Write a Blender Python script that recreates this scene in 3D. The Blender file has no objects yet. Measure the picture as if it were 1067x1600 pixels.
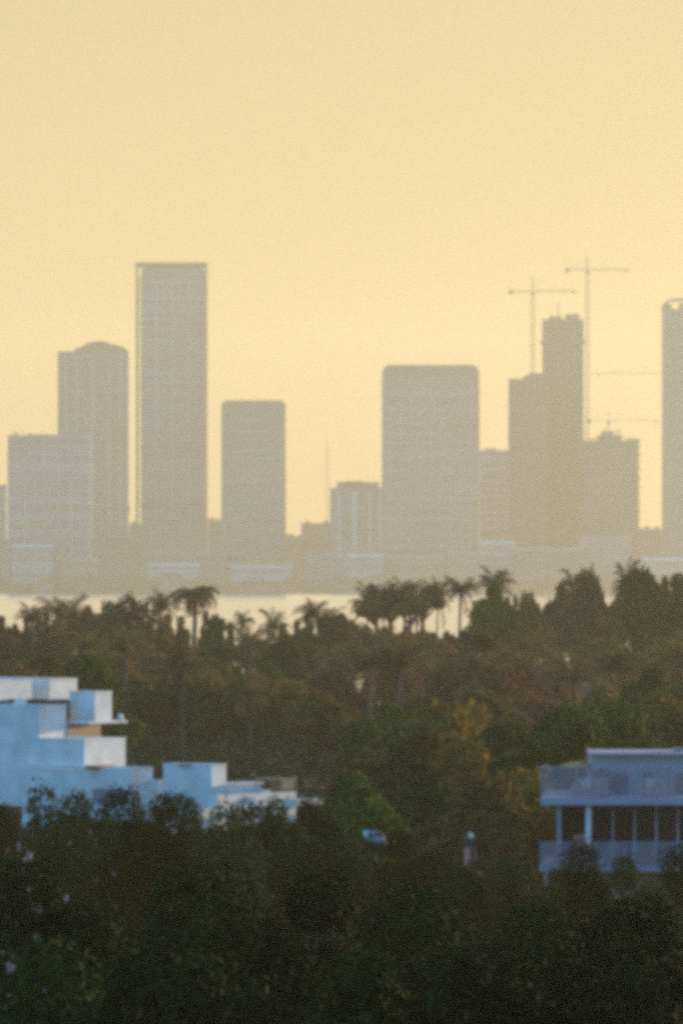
import bpy, math, random
import numpy as np
from mathutils import Vector, Matrix

# ------------------------------------------------------------------ camera, sky, sun, exposure
scene = bpy.context.scene
COL = scene.collection
CAM_Z = 35.0
F = 11000.0            # focal length in photograph pixels (1067 x 1600)
HOR = 867.0            # row of the horizon in the photograph
cam_data = bpy.data.cameras.new('camera')
cam = bpy.data.objects.new('camera', cam_data)
COL.objects.link(cam)
cam.location = (0, 0, CAM_Z)
cam.rotation_euler = (math.radians(90), 0, 0)
cam_data.sensor_fit = 'VERTICAL'
cam_data.sensor_height = 36.0
cam_data.lens = 36.0 * F / 1600.0
cam_data.shift_y = (HOR - 800.0) / 1600.0
cam_data.clip_start = 1.0
cam_data.clip_end = 30000.0
scene.camera = cam

SUN_EL = math.radians(5.0)
SUN_AZ = math.radians(47.0)          # to the right of the view direction (+Y)
world = bpy.data.worlds.new('World')
scene.world = world
world.use_nodes = True
wn = world.node_tree
wn.nodes.clear()
w_out = wn.nodes.new('ShaderNodeOutputWorld')
w_bg = wn.nodes.new('ShaderNodeBackground')
w_sky = wn.nodes.new('ShaderNodeTexSky')
w_sky.sky_type = 'NISHITA'
w_sky.sun_disc = False
w_sky.sun_elevation = SUN_EL
w_sky.sun_rotation = SUN_AZ
w_sky.altitude = 20
w_sky.air_density = 1.2
w_sky.dust_density = 1.0
w_sky.ozone_density = 6.0
w_bg.inputs['Strength'].default_value = 0.12
# dusk sky raised and tinted as added fill light, and a warm veil of thin high cloud on the sun's side of it
VEIL = (3.3, 2.42, 1.04)
w_tint = wn.nodes.new('ShaderNodeMix'); w_tint.data_type = 'RGBA'; w_tint.blend_type = 'MULTIPLY'
w_tint.inputs[0].default_value = 1.0
w_tint.inputs[7].default_value = (6.5, 4.6, 3.9, 1)
wn.links.new(w_sky.outputs['Color'], w_tint.inputs[6])
w_tc = wn.nodes.new('ShaderNodeTexCoord')
w_dot = wn.nodes.new('ShaderNodeVectorMath'); w_dot.operation = 'DOT_PRODUCT'
w_dot.inputs[1].default_value = (math.sin(math.radians(15)), math.cos(math.radians(15)), 0.0)
wn.links.new(w_tc.outputs['Generated'], w_dot.inputs[0])
w_mr = wn.nodes.new('ShaderNodeMapRange'); w_mr.interpolation_type = 'SMOOTHSTEP'
w_mr.inputs['From Min'].default_value = 0.15; w_mr.inputs['From Max'].default_value = 0.95; w_mr.inputs['To Max'].default_value = 0.92
wn.links.new(w_dot.outputs['Value'], w_mr.inputs['Value'])
w_veil = wn.nodes.new('ShaderNodeMix'); w_veil.data_type = 'RGBA'; w_veil.blend_type = 'MIX'
w_veil.inputs[7].default_value = VEIL + (1,)
wn.links.new(w_mr.outputs['Result'], w_veil.inputs[0])
wn.links.new(w_tint.outputs[2], w_veil.inputs[6])
wn.links.new(w_veil.outputs[2], w_bg.inputs['Color'])
wn.links.new(w_bg.outputs['Background'], w_out.inputs['Surface'])

sun_data = bpy.data.lights.new('sun', 'SUN')
sun_data.energy = 4.2
sun_data.angle = math.radians(0.6)
sun_data.color = (1.0, 0.80, 0.52)
sun = bpy.data.objects.new('sun', sun_data)
COL.objects.link(sun)
s_dir = Vector((math.sin(SUN_AZ) * math.cos(SUN_EL), math.cos(SUN_AZ) * math.cos(SUN_EL), math.sin(SUN_EL)))
sun.rotation_euler = s_dir.to_track_quat('Z', 'Y').to_euler()

scene.view_settings.view_transform = 'Standard'
scene.view_settings.look = 'None'
scene.view_settings.exposure = 0.79
scene.view_settings.gamma = 1.0
scene.cycles.pixel_filter_type = 'BLACKMAN_HARRIS'
scene.cycles.filter_width = 5.2
scene.cycles.use_denoising = False
scene.cycles.max_bounces = 6
scene.cycles.volume_bounces = 1
scene.cycles.transparent_max_bounces = 8

HAZE_DENSITY = 0.74e-4
HAZE_G = 0.5
HAZE_COLOR = (0.935, 0.885, 0.65)

# ------------------------------------------------------------------ helpers
def at(px, py, d):
    """World point seen at photograph pixel (px, py) at distance d."""
    return Vector(((px - 533.5) / F * d, d, CAM_Z - (py - HOR) / F * d))

def zy(py, d):
    return CAM_Z - (py - HOR) / F * d

def xx(px, d):
    return (px - 533.5) / F * d

def tag(o, label=None, cat=None, group=None, kind=None):
    if label: o['label'] = label
    if cat: o['category'] = cat
    if group: o['group'] = group
    if kind: o['kind'] = kind
    return o

def empty(name, loc=(0, 0, 0), rz=0.0):
    o = bpy.data.objects.new(name, None)
    o.empty_display_size = 0.5
    COL.objects.link(o)
    o.location = loc
    o.rotation_euler = (0, 0, rz)
    return o

class MB:
    """Collects faces and builds one mesh object."""
    def __init__(self):
        self.v = []
        self.f = []
        self.marks = []
    def quad(self, a, b, c, d):
        n = len(self.v)
        self.v += [tuple(a), tuple(b), tuple(c), tuple(d)]
        self.f.append((n, n + 1, n + 2, n + 3))
    def poly(self, pts):
        n = len(self.v)
        self.v += [tuple(p) for p in pts]
        self.f.append(tuple(range(n, n + len(pts))))
    def box(self, x0, x1, y0, y1, z0, z1):
        self.prism([(x0, y0), (x1, y0), (x1, y1), (x0, y1)], z0, z1)
        return self
    def prism(self, pts, z0, z1, top=None):
        """Vertical prism over a counter-clockwise footprint; top = other footprint for a taper."""
        n = len(self.v); self.marks.append((n, len(self.f)))
        k = len(pts)
        t = top or pts
        self.v += [(p[0], p[1], z0) for p in pts] + [(p[0], p[1], z1) for p in t]
        for i in range(k):
            j = (i + 1) % k
            self.f.append((n + i, n + j, n + k + j, n + k + i))
        self.f.append(tuple(n + k + i for i in range(k)))
        self.f.append(tuple(n + k - 1 - i for i in range(k)))
        return self
    def bar(self, a, b, w, h=None):
        """Square bar from a to b."""
        a, b = Vector(a), Vector(b)
        h = h or w
        d = (b - a).normalized()
        up = Vector((0, 0, 1)) if abs(d.z) < 0.95 else Vector((0, 1, 0))
        s = d.cross(up).normalized() * (w / 2)
        u = s.cross(d).normalized() * (h / 2)
        n = len(self.v); self.marks.append((n, len(self.f)))
        for c in (a, b):
            self.v += [tuple(c - s - u), tuple(c + s - u), tuple(c + s + u), tuple(c - s + u)]
        self.f += [(n, n + 1, n + 2, n + 3), (n + 7, n + 6, n + 5, n + 4)]
        for i in range(4):
            j = (i + 1) % 4
            self.f.append((n + i, n + 4 + i, n + 4 + j, n + j))
        return self
    def tube(self, pts, radii, sides=8):
        pts = [Vector(p) for p in pts]
        n0 = len(self.v)
        for i, p in enumerate(pts):
            d = (pts[min(i + 1, len(pts) - 1)] - pts[max(i - 1, 0)]).normalized()
            ref = Vector((1, 0, 0)) if abs(d.x) < 0.8 else Vector((0, 1, 0))
            s = d.cross(ref).normalized()
            u = s.cross(d)
            for k in range(sides):
                a = 2 * math.pi * k / sides
                self.v.append(tuple(p + (s * math.cos(a) + u * math.sin(a)) * radii[i]))
        for i in range(len(pts) - 1):
            for k in range(sides):
                j = (k + 1) % sides
                a = n0 + i * sides
                self.f.append((a + k, a + j, a + sides + j, a + sides + k))
        self.f.append(tuple(n0 + (len(pts) - 1) * sides + k for k in range(sides)))
        self.f.append(tuple(n0 + sides - 1 - k for k in range(sides)))
        return self
    def lathe(self, c, prof, sides=16):
        """prof: list of (radius, z) above centre c."""
        n0 = len(self.v)
        for r, z in prof:
            for k in range(sides):
                a = 2 * math.pi * k / sides
                self.v.append((c[0] + r * math.cos(a), c[1] + r * math.sin(a), c[2] + z))
        for i in range(len(prof) - 1):
            for k in range(sides):
                j = (k + 1) % sides
                a = n0 + i * sides
                self.f.append((a + k, a + j, a + sides + j, a + sides + k))
        self.f.append(tuple(n0 + sides - 1 - k for k in range(sides)))
        self.f.append(tuple(n0 + (len(prof) - 1) * sides + k for k in range(sides)))
        return self
    def build_each(self, name, mat, parent=None):
        """Every separate piece as an object of its own."""
        ends = self.marks[1:] + [(len(self.v), len(self.f))]
        for (v0, f0), (v1, f1) in zip(self.marks, ends):
            q = MB(); q.v = self.v[v0:v1]; q.f = [tuple(i - v0 for i in f) for f in self.f[f0:f1]]
            q.build(name, mat, parent)
    def build(self, name, mat, parent=None, smooth=False):
        me = bpy.data.meshes.new(name)
        me.from_pydata(self.v, [], self.f)
        me.materials.append(mat)
        if smooth:
            me.polygons.foreach_set('use_smooth', [True] * len(me.polygons))
        me.update()
        o = bpy.data.objects.new(name, me)
        COL.objects.link(o)
        if parent: o.parent = parent
        return o

def mesh_np(name, v, faces4, mat, parent=None):
    """Quads from numpy arrays."""
    me = bpy.data.meshes.new(name)
    nf = len(faces4)
    me.vertices.add(len(v))
    me.vertices.foreach_set('co', np.asarray(v, dtype=np.float32).ravel())
    me.loops.add(nf * 4)
    me.loops.foreach_set('vertex_index', np.asarray(faces4, dtype=np.int32).ravel())
    me.polygons.add(nf)
    me.polygons.foreach_set('loop_start', np.arange(0, nf * 4, 4, dtype=np.int32))
    me.update(calc_edges=True)
    me.materials.append(mat)
    o = bpy.data.objects.new(name, me)
    COL.objects.link(o)
    if parent: o.parent = parent
    return o

def copy_thing(root, loc, rz=0.0, scale=(1, 1, 1)):
    r = root.copy(); COL.objects.link(r)
    r.location = loc; r.rotation_euler = (0, 0, rz); r.scale = scale
    for ch in root.children:
        c = ch.copy(); COL.objects.link(c); c.parent = r
        for g in ch.children:
            q = g.copy(); COL.objects.link(q); q.parent = c
    return r

# ------------------------------------------------------------------ materials
def new_mat(name):
    m = bpy.data.materials.new(name)
    m.use_nodes = True
    nt = m.node_tree
    return m, nt, nt.nodes['Principled BSDF']

def plain(name, col, rough=0.8, var=0.12, scale=0.3, spec=0.3, coords='Object'):
    """Base colour broken up by large soft stains and fine grain of the surface itself."""
    m, nt, p = new_mat(name)
    tc = nt.nodes.new('ShaderNodeTexCoord')
    n1 = nt.nodes.new('ShaderNodeTexNoise'); n1.inputs['Scale'].default_value = scale; n1.inputs['Detail'].default_value = 6
    rmp = nt.nodes.new('ShaderNodeValToRGB')
    rmp.color_ramp.elements[0].position = 0.3; rmp.color_ramp.elements[1].position = 0.7
    rmp.color_ramp.elements[0].color = tuple(c * (1 - var) for c in col) + (1,)
    rmp.color_ramp.elements[1].color = tuple(min(1, c * (1 + var)) for c in col) + (1,)
    nt.links.new(tc.outputs[coords], n1.inputs['Vector'])
    nt.links.new(n1.outputs['Fac'], rmp.inputs['Fac'])
    nt.links.new(rmp.outputs['Color'], p.inputs['Base Color'])
    p.inputs['Roughness'].default_value = rough
    p.inputs['Specular IOR Level'].default_value = spec
    return m

def leaf_mat(name, dark, light, trans=0.25):
    m, nt, p = new_mat(name)
    tc = nt.nodes.new('ShaderNodeTexCoord')
    oi = nt.nodes.new('ShaderNodeObjectInfo')
    n1 = nt.nodes.new('ShaderNodeTexNoise'); n1.inputs['Scale'].default_value = 0.55; n1.inputs['Detail'].default_value = 4
    ad = nt.nodes.new('ShaderNodeMath'); ad.operation = 'MULTIPLY_ADD'
    ad.inputs[1].default_value = 0.6; 
    rmp = nt.nodes.new('ShaderNodeValToRGB')
    rmp.color_ramp.elements[0].position = 0.5; rmp.color_ramp.elements[1].position = 1.1 - 0.1
    rmp.color_ramp.elements[0].color = dark + (1,)
    rmp.color_ramp.elements[1].color = light + (1,)
    nt.links.new(tc.outputs['Object'], n1.inputs['Vector'])
    nt.links.new(oi.outputs['Random'], ad.inputs[0])
    nt.links.new(n1.outputs['Fac'], ad.inputs[2])
    nt.links.new(ad.outputs[0], rmp.inputs['Fac'])
    nt.links.new(rmp.outputs['Color'], p.inputs['Base Color'])
    p.inputs['Roughness'].default_value = 0.9
    p.inputs['Specular IOR Level'].default_value = 0.05
    tr = nt.nodes.new('ShaderNodeBsdfTranslucent')
    mx = nt.nodes.new('ShaderNodeMixShader'); mx.inputs[0].default_value = trans
    nt.links.new(rmp.outputs['Color'], tr.inputs['Color'])
    nt.links.new(p.outputs[0], mx.inputs[1]); nt.links.new(tr.outputs[0], mx.inputs[2])
    nt.links.new(mx.outputs[0], nt.nodes['Material Output'].inputs['Surface'])
    return m

def facade_mat(name, wall, glass, floor_h=3.6, bay=4.2, frac=0.55, rough_g=0.25):
    """Storeys of glass between slab bands, as the surface pattern of a far tower."""
    m, nt, p = new_mat(name)
    tc = nt.nodes.new('ShaderNodeTexCoord')
    sp = nt.nodes.new('ShaderNodeSeparateXYZ')
    nt.links.new(tc.outputs['Object'], sp.inputs[0])
    def saw(sock, per):
        d = nt.nodes.new('ShaderNodeMath'); d.operation = 'DIVIDE'; d.inputs[1].default_value = per
        fr = nt.nodes.new('ShaderNodeMath'); fr.operation = 'FRACT'
        nt.links.new(sock, d.inputs[0]); nt.links.new(d.outputs[0], fr.inputs[0])
        return fr.outputs[0]
    def less(sock, v):
        l = nt.nodes.new('ShaderNodeMath'); l.operation = 'LESS_THAN'; l.inputs[1].default_value = v
        nt.links.new(sock, l.inputs[0]); return l.outputs[0]
    sx = nt.nodes.new('ShaderNodeMath'); sx.operation = 'ADD'
    nt.links.new(sp.outputs['X'], sx.inputs[0]); nt.links.new(sp.outputs['Y'], sx.inputs[1])
    a = less(saw(sp.outputs['Z'], floor_h), frac)
    b = less(saw(sx.outputs[0], bay), 0.82)
    mul = nt.nodes.new('ShaderNodeMath'); mul.operation = 'MULTIPLY'
    nt.links.new(a, mul.inputs[0]); nt.links.new(b, mul.inputs[1])
    no = nt.nodes.new('ShaderNodeTexNoise'); no.inputs['Scale'].default_value = 0.022; no.inputs['Detail'].default_value = 5
    nt.links.new(tc.outputs['Object'], no.inputs['Vector'])
    mixw = nt.nodes.new('ShaderNodeMix'); mixw.data_type = 'RGBA'
    mixw.inputs[6].default_value = tuple(c * 0.45 for c in wall) + (1,)
    mixw.inputs[7].default_value = tuple(min(1, c * 1.6) for c in wall) + (1,)
    nt.links.new(no.outputs['Fac'], mixw.inputs[0])
    mix = nt.nodes.new('ShaderNodeMix'); mix.data_type = 'RGBA'
    mix.inputs[7].default_value = glass + (1,)
    nt.links.new(mul.outputs[0], mix.inputs[0]); nt.links.new(mixw.outputs[2], mix.inputs[6])
    nt.links.new(mix.outputs[2], p.inputs['Base Color'])
    rr = nt.nodes.new('ShaderNodeMix'); rr.data_type = 'FLOAT'
    rr.inputs[2].default_value = 0.8; rr.inputs[3].default_value = rough_g
    nt.links.new(mul.outputs[0], rr.inputs[0]); nt.links.new(rr.outputs[0], p.inputs['Roughness'])
    return m

M_WHITE = plain('white_stucco', (0.69, 0.67, 0.61), 0.85, 0.14, 0.6)
M_CREAM = plain('cream_stucco', (0.62, 0.56, 0.47), 0.8, 0.08, 0.3)
M_TAN = plain('tan_timber', (0.30, 0.22, 0.16), 0.75, 0.2, 1.5)
M_PINK = plain('pink_stucco', (0.86, 0.30, 0.22), 0.8, 0.1, 0.6)
M_TERRACOTTA = plain('terracotta_tile', (0.42, 0.17, 0.08), 0.8, 0.25, 2.0)
M_GREYBLUE = plain('grey_render', (0.30, 0.25, 0.27), 0.75, 0.1, 0.35)
M_PENT = plain('blue_grey_render', (0.33, 0.34, 0.33), 0.75, 0.1, 0.35)
M_ORANGE = plain('orange_canvas', (0.62, 0.30, 0.10), 0.85, 0.1, 1.0)
M_GLIMPSE = plain('pale_glimpse', (0.80, 0.40, 0.30), 0.8, 0.15, 4.0)  # colour of lit walls glimpsed between the leaves
M_FASCIA = plain('pale_fascia', (0.36, 0.33, 0.38), 0.6, 0.06, 0.5)
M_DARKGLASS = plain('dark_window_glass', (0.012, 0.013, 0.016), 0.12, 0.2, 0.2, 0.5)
M_SKYGLASS = plain('sky_tint_glass', (0.16, 0.19, 0.24), 0.2, 0.15, 0.4, 0.5)  # sky reflection put into the blue base colour
M_DARK = plain('dark_metal', (0.05, 0.05, 0.055), 0.6, 0.2, 1.0)
M_RUST = plain('rust_tile', (0.36, 0.13, 0.06), 0.8, 0.2, 1.0)
M_CANVAS = plain('cream_canvas', (0.80, 0.74, 0.60), 0.8, 0.04, 1.0)
M_WHITECANVAS = plain('white_canvas', (0.46, 0.50, 0.52), 0.8, 0.04, 1.0)
M_CUSHION = plain('beige_cushion', (0.58, 0.42, 0.36), 0.9, 0.08, 2.0)
M_BROWNCANVAS = plain('brown_canvas', (0.16, 0.09, 0.06), 0.9, 0.12, 2.0)
M_BARK = plain('bark', (0.10, 0.075, 0.055), 0.9, 0.3, 3.0)
M_PALMBARK = plain('palm_bark', (0.055, 0.045, 0.035), 0.9, 0.25, 4.0)
M_CRANE = plain('crane_steel', (0.30, 0.17, 0.06), 0.6, 0.1, 0.2)
M_CONCRETE = plain('raw_concrete', (0.14, 0.12, 0.10), 0.9, 0.3, 0.04)
M_SLAB = plain('slab_concrete', (0.26, 0.28, 0.27), 0.85, 0.3, 0.03)
M_WHITEFAR = plain('far_white_wall', (0.56, 0.60, 0.60), 0.8, 0.08, 0.05)
M_SAND = plain('ground_soil', (0.06, 0.05, 0.035), 0.95, 0.3, 0.05)
M_CITY = plain('city_ground', (0.10, 0.10, 0.095), 0.95, 0.2, 0.01)
M_LEAF = leaf_mat('green_foliage', (0.018, 0.034, 0.006), (0.085, 0.120, 0.014), 0.2)
M_LEAF2 = leaf_mat('olive_foliage', (0.070, 0.046, 0.010), (0.240, 0.155, 0.030), 0.2)
M_LEAF3 = leaf_mat('russet_foliage', (0.075, 0.040, 0.014), (0.210, 0.110, 0.040), 0.2)
M_LEAF4 = leaf_mat('top_lit_foliage', (0.055, 0.055, 0.008), (0.120, 0.106, 0.018), 0.22)  # yellow-green top light painted into the leaf colour
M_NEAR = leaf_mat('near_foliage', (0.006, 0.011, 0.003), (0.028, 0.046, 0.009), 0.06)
M_PALM = leaf_mat('palm_foliage', (0.060, 0.042, 0.015), (0.170, 0.120, 0.038))
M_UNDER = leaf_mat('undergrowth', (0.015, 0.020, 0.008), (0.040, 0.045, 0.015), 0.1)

def railing_glass(name, col, alpha):
    m, nt, p = new_mat(name)
    p.inputs['Base Color'].default_value = col + (1,)
    p.inputs['Roughness'].default_value = 0.35
    tr = nt.nodes.new('ShaderNodeBsdfTransparent')
    mx = nt.nodes.new('ShaderNodeMixShader'); mx.inputs[0].default_value = alpha
    nt.links.new(tr.outputs[0], mx.inputs[1]); nt.links.new(p.outputs[0], mx.inputs[2])
    nt.links.new(mx.outputs[0], nt.nodes['Material Output'].inputs['Surface'])
    return m
M_RAILGLASS = railing_glass('frosted_railing_glass', (0.40, 0.30, 0.34), 0.36)

def water_mat():
    m, nt, p = new_mat('bay_water')
    p.inputs['Base Color'].default_value = (0.05, 0.06, 0.06, 1)
    p.inputs['Roughness'].default_value = 0.3
    p.inputs['IOR'].default_value = 1.33
    gl = nt.nodes.new('ShaderNodeBsdfGlossy')
    gl.inputs['Color'].default_value = (1.0, 1.0, 1.0, 1)
    gl.inputs['Roughness'].default_value = WATER_R
    tc = nt.nodes.new('ShaderNodeTexCoord')
    n1 = nt.nodes.new('ShaderNodeTexNoise'); n1.inputs['Scale'].default_value = 0.02; n1.inputs['Detail'].default_value = 5
    mp = nt.nodes.new('ShaderNodeMapping'); mp.inputs['Scale'].default_value = (0.6, 1.0, 1.0)
    mr = nt.nodes.new('ShaderNodeMapRange')
    mr.inputs['To Min'].default_value = 0.90; mr.inputs['To Max'].default_value = 1.0
    mx = nt.nodes.new('ShaderNodeMixShader')
    nt.links.new(tc.outputs['Object'], mp.inputs['Vector'])
    nt.links.new(mp.outputs['Vector'], n1.inputs['Vector'])
    nt.links.new(n1.outputs['Fac'], mr.inputs['Value'])
    nt.links.new(mr.outputs['Result'], mx.inputs[0])
    nt.links.new(p.outputs[0], mx.inputs[1]); nt.links.new(gl.outputs[0], mx.inputs[2])
    nt.links.new(mx.outputs[0], nt.nodes['Material Output'].inputs['Surface'])
    return m
WATER_R = 0.1
M_WATER = water_mat()

# ------------------------------------------------------------------ ground, water, far land
GX = 2500.0
GZ = 11.0            # the near land is a low rise above the bay
SHORE = 1095.0
FARSHORE = 6200.0
KD = 1.378          # the city stands this much farther than first surveyed
WAVE = 0.8
def ground_z(y):
    t_ = min(1.0, max(0.0, (310.0 - y) / 170.0))
    return GZ + 5.5 * t_ * t_ * (3 - 2 * t_)
prof = [(-150, -1.2)] + [(-150 + 23.0 * i, ground_z(-150 + 23.0 * i)) for i in range(21)] + [(SHORE, GZ), (SHORE + 40, -1.2)]
g = MB()
for y_, z_ in prof: g.v += [(-GX, y_, z_), (GX, y_, z_)]
g.f = [(2 * i, 2 * i + 1, 2 * i + 3, 2 * i + 2) for i in range(len(prof) - 1)]
tag(g.build('ground', M_SAND), kind='structure')
wy = np.concatenate([[SHORE - 5], np.arange(SHORE, FARSHORE + 5, 1.1)])
wz = WAVE * (0.30 * np.sin(wy * 2 * math.pi / 9.1) + 0.20 * np.sin(wy * 2 * math.pi / 14.7 + 1) + 0.12 * np.sin(wy * 2 * math.pi / 5.3 + 2))
g = MB()
for y_, z_ in zip(wy, wz): g.v += [(-GX, float(y_), float(z_)), (GX, float(y_), float(z_))]
g.f = [(2 * i, 2 * i + 1, 2 * i + 3, 2 * i + 2) for i in range(len(wy) - 1)]
tag(g.build('bay_water', M_WATER), kind='structure')
g = MB(); g.box(-GX, GX, FARSHORE, 9500, -1.2, 1.3)
tag(g.build('city_ground', M_CITY), kind='structure')

R = random.Random(5)
# ------------------------------------------------------------------ far skyline
F_GREY = facade_mat('grey_tower_facade', (0.158, 0.158, 0.154), (0.05, 0.06, 0.065))
F_GLASS = facade_mat('glass_tower_facade', (0.121, 0.135, 0.135), (0.06, 0.08, 0.085), 3.8, 3.0, 0.72, 0.3)
F_WARM = facade_mat('warm_tower_facade', (0.167, 0.144, 0.121), (0.06, 0.06, 0.055), 3.4, 4.6, 0.5)
F_PALE = facade_mat('pale_tower_facade', (0.195, 0.195, 0.191), (0.08, 0.09, 0.10), 3.4, 5.0, 0.45)
F_RAW = facade_mat('unfinished_facade', (0.112, 0.093, 0.076), (0.07, 0.06, 0.05), 3.7, 6.0, 0.6, 0.8)

def rect(w, dep, ch=0.0):
    """Footprint centred in x, front at y=0, optional chamfered corners."""
    h = w / 2
    if ch <= 0: return [(-h, 0), (h, 0), (h, dep), (-h, dep)]
    return [(-h + ch, 0), (h - ch, 0), (h, ch), (h, dep - ch), (h - ch, dep), (-h + ch, dep), (-h, dep - ch), (-h, ch)]

def rounded(w, dep, r, n=5):
    h = w / 2
    pts = []
    for cx, cy, a0 in ((h - r, r, -90), (h - r, dep - r, 0), (-h + r, dep - r, 90), (-h + r, r, 180)):
        for i in range(n + 1):
            a = math.radians(a0 + 90 * i / n)
            pts.append((cx + r * math.cos(a), cy + r * math.sin(a)))
    return pts

def grow(pts, s):
    c = Vector((sum(p[0] for p in pts) / len(pts), sum(p[1] for p in pts) / len(pts)))
    out = []
    for p in pts:
        d = Vector(p) - c
        out.append((c.x + d.x + math.copysign(s, d.x), c.y + d.y + math.copysign(s, d.y)))
    return out

def tower_root(name, label, px, d, cat='tower', group=None, z=1.3):
    o = empty(name, (xx(px, d), d, z))
    return tag(o, label, cat, group)

def zr(py, d):            # height above the tower base
    return zy(py, d) - 1.3

def bands(mb, pts, z0, z1, step, out=0.5, th=0.6):
    z = z0
    q = grow(pts, out)
    br = random.Random(int(z1 * 10))
    while z < z1 - 3.0:
        mb.prism(q, z, z + th * br.uniform(0.7, 2.6))
        z += step * br.choice((1, 1, 2, 2, 3))
    return mb

def tower(label, x0, x1, ytop, d, dep, mat, foot=None, band=(3.6, 0.5, 0.9), parapet=True, name='tower', edge=None, plant=None):
    """Common tower: facade, slab edges, roof parapet."""
    w = (x1 - x0) / F * d
    t = tower_root(name, label, (x0 + x1) / 2, d)
    h = zr(ytop, d)
    pts = foot(w - 2 * band[1]) if foot else rect(w - 2 * band[1], dep)
    MB().prism(pts, 0, h - (2.0 if parapet else 0)).build('facade', mat, t)
    b = bands(MB(), pts, 4.0, h - 3.0, band[0], band[1], band[2])
    b.build('slab_edge', edge or M_SLAB, t)
    if parapet:
        MB().prism(grow(pts, band[1] * 0.9), h - 2.0, h).build('roof_parapet', edge or M_SLAB, t)
    if plant:
        mb = MB()
        for (a0, a1, yy) in plant:
            mb.box(xx(a0, d) - t.location.x, xx(a1, d) - t.location.x, dep * 0.25, dep * 0.7, h - 0.01 + 0.02, zr(yy, d))
        mb.build_each('roof_plant', M_CONCRETE, t)
    return t, w, h, pts

def pole(t, px, d, y0, y1, th=0.5, name='antenna', yoff=6.0, mat=None):
    x = xx(px, d) - t.location.x
    return MB().bar((x, yoff, zr(y0, d)), (x, yoff, zr(y1, d)), th).build(name, mat or M_DARK, t)

# far left sliver
tower('hazy tower cut off by the left edge, lower than its broad neighbour', -70, 11, 757, 4720 * KD, 26, F_GREY)
# broad tower at left
d = 4560 * KD
t, w, h, pts = tower('broad flat-topped hazy tower at left with thin antennas on its roof', 12, 142, 680, d, 10, F_GREY,
                     plant=[(22, 28, 676), (44, 50, 677), (52, 88, 678.5)])
pole(t, 36, d, 680, 671); pole(t, 66, d, 680, 672); pole(t, 18, d, 680, 675, 0.35)
mb = MB()
for px in (40, 70, 92, 112):
    x = xx(px, d) - t.location.x
    mb.box(x - 0.9, x + 0.9, -1.6, -0.52, 4, h - 6)
mb.build_each('balcony_pier', M_SLAB, t)
# tower with arched crown
d = 4820 * KD
w = (202 - 90) / F * d
t = tower_root('tower', 'hazy tower with a low arched crown behind the broad flat-topped tower', 146, d)
hb = zr(549, d)
pts = rect(w - 1, 32)
MB().prism(pts, 0, hb).build('facade', F_GREY, t)
bands(MB(), pts, 4, hb - 2, 3.6, 0.5, 0.7).build('slab_edge', M_SLAB, t)
for px in (103, 121, 146, 171, 189):
    x = xx(px, d) - t.location.x
    MB().box(x - 1.6, x + 1.6, -1.4, -0.52, 4, hb - 5).build('balcony_pier', M_SLAB, t)
MB().prism(grow(pts, 0.9), zr(800, d), zr(792, d)).build('mid_band', M_CONCRETE, t)
prof = [(116, 549), (118, 545), (127, 542), (135, 537), (146, 533.5), (158, 533), (168, 534.5), (176, 538), (186, 540), (195, 543), (200, 548.8)]
mb = MB()
n0 = len(mb.v)
X = [xx(a, d) - t.location.x for a, b in prof]; Z = [zr(b, d) for a, b in prof]
front = [(X[i], 2.0, Z[i]) for i in range(len(prof))] + [(X[-1], 2.0, hb - 3), (X[0], 2.0, hb - 3)]
back = [(p[0], 30.0, p[2]) for p in front]
mb.poly(front); mb.poly(back[::-1])
for i in range(len(front)):
    j = (i + 1) % len(front)
    mb.quad(front[j], front[i], back[i], back[j])
mb.build('arched_crown', M_CONCRETE, t)
# tallest slab tower with open frame at top
d = 4650 * KD
t = tower_root('tower', 'tallest hazy slab tower at left, with a flat band across its top', 268, d)
w = (320 - 221) / F * d
cx = xx(270.5, d) - t.location.x
H = zr(410, d)
pts = [(p[0] + cx, p[1]) for p in rect(w, 34)]
MB().prism(pts, 0, H - 6.0).build('facade', F_GLASS, t)
mb = MB()
z = 4.0
while z < H - 5:
    mb.prism(grow(pts, 0.35), z, z + R.uniform(0.6, 1.7)); z += 3.8 * R.choice((1, 1, 2, 3))
mb.build('slab_edge', M_SLAB, t)
a0, a1 = xx(212, d) - t.location.x, xx(324, d) - t.location.x
MB().box(a0, a1, -0.9, 35, H - 3.5, H).build('top_band', M_CONCRETE, t)
MB().box(cx - w / 2 + 2, cx + w / 2 - 2, 1.5, 33, H - 6.0, H - 3.5).build('plant_floor', F_RAW, t)
MB().box(cx - w / 2 - 0.45, cx + w / 2 + 0.45, -0.6, 34.6, zr(609, d), zr(602, d)).build('mid_band', M_CONCRETE, t)
for yy in (505, 700, 790):
    MB().box(cx - w / 2 - 0.45, cx + w / 2 + 0.45, -0.6, 34.6, zr(yy + 2.5, d), zr(yy - 2.5, d)).build('mid_band', M_CONCRETE, t)
for px in (245, 270, 296):
    x = xx(px, d) - t.location.x
    MB().box(x - 0.9, x + 0.9, -1.0, -0.62, 6, H - 16).build('facade_fin', M_SLAB, t)
for px in (213.6, 322.6):
    x = xx(px, d) - t.location.x
    MB().box(x - 0.7, x + 0.7, 0, 34, 0, H - 3.5).build('corner_column', M_CONCRETE, t)
mb = MB(); z = 4.0
while z < H - 14:
    mb.box(a0 + 1.4, cx - w / 2 - 0.36, 6, 20, z + 0.05, z + 1.35)
    z += 3.8
mb.build_each('balcony_slab', M_SLAB, t)
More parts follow.
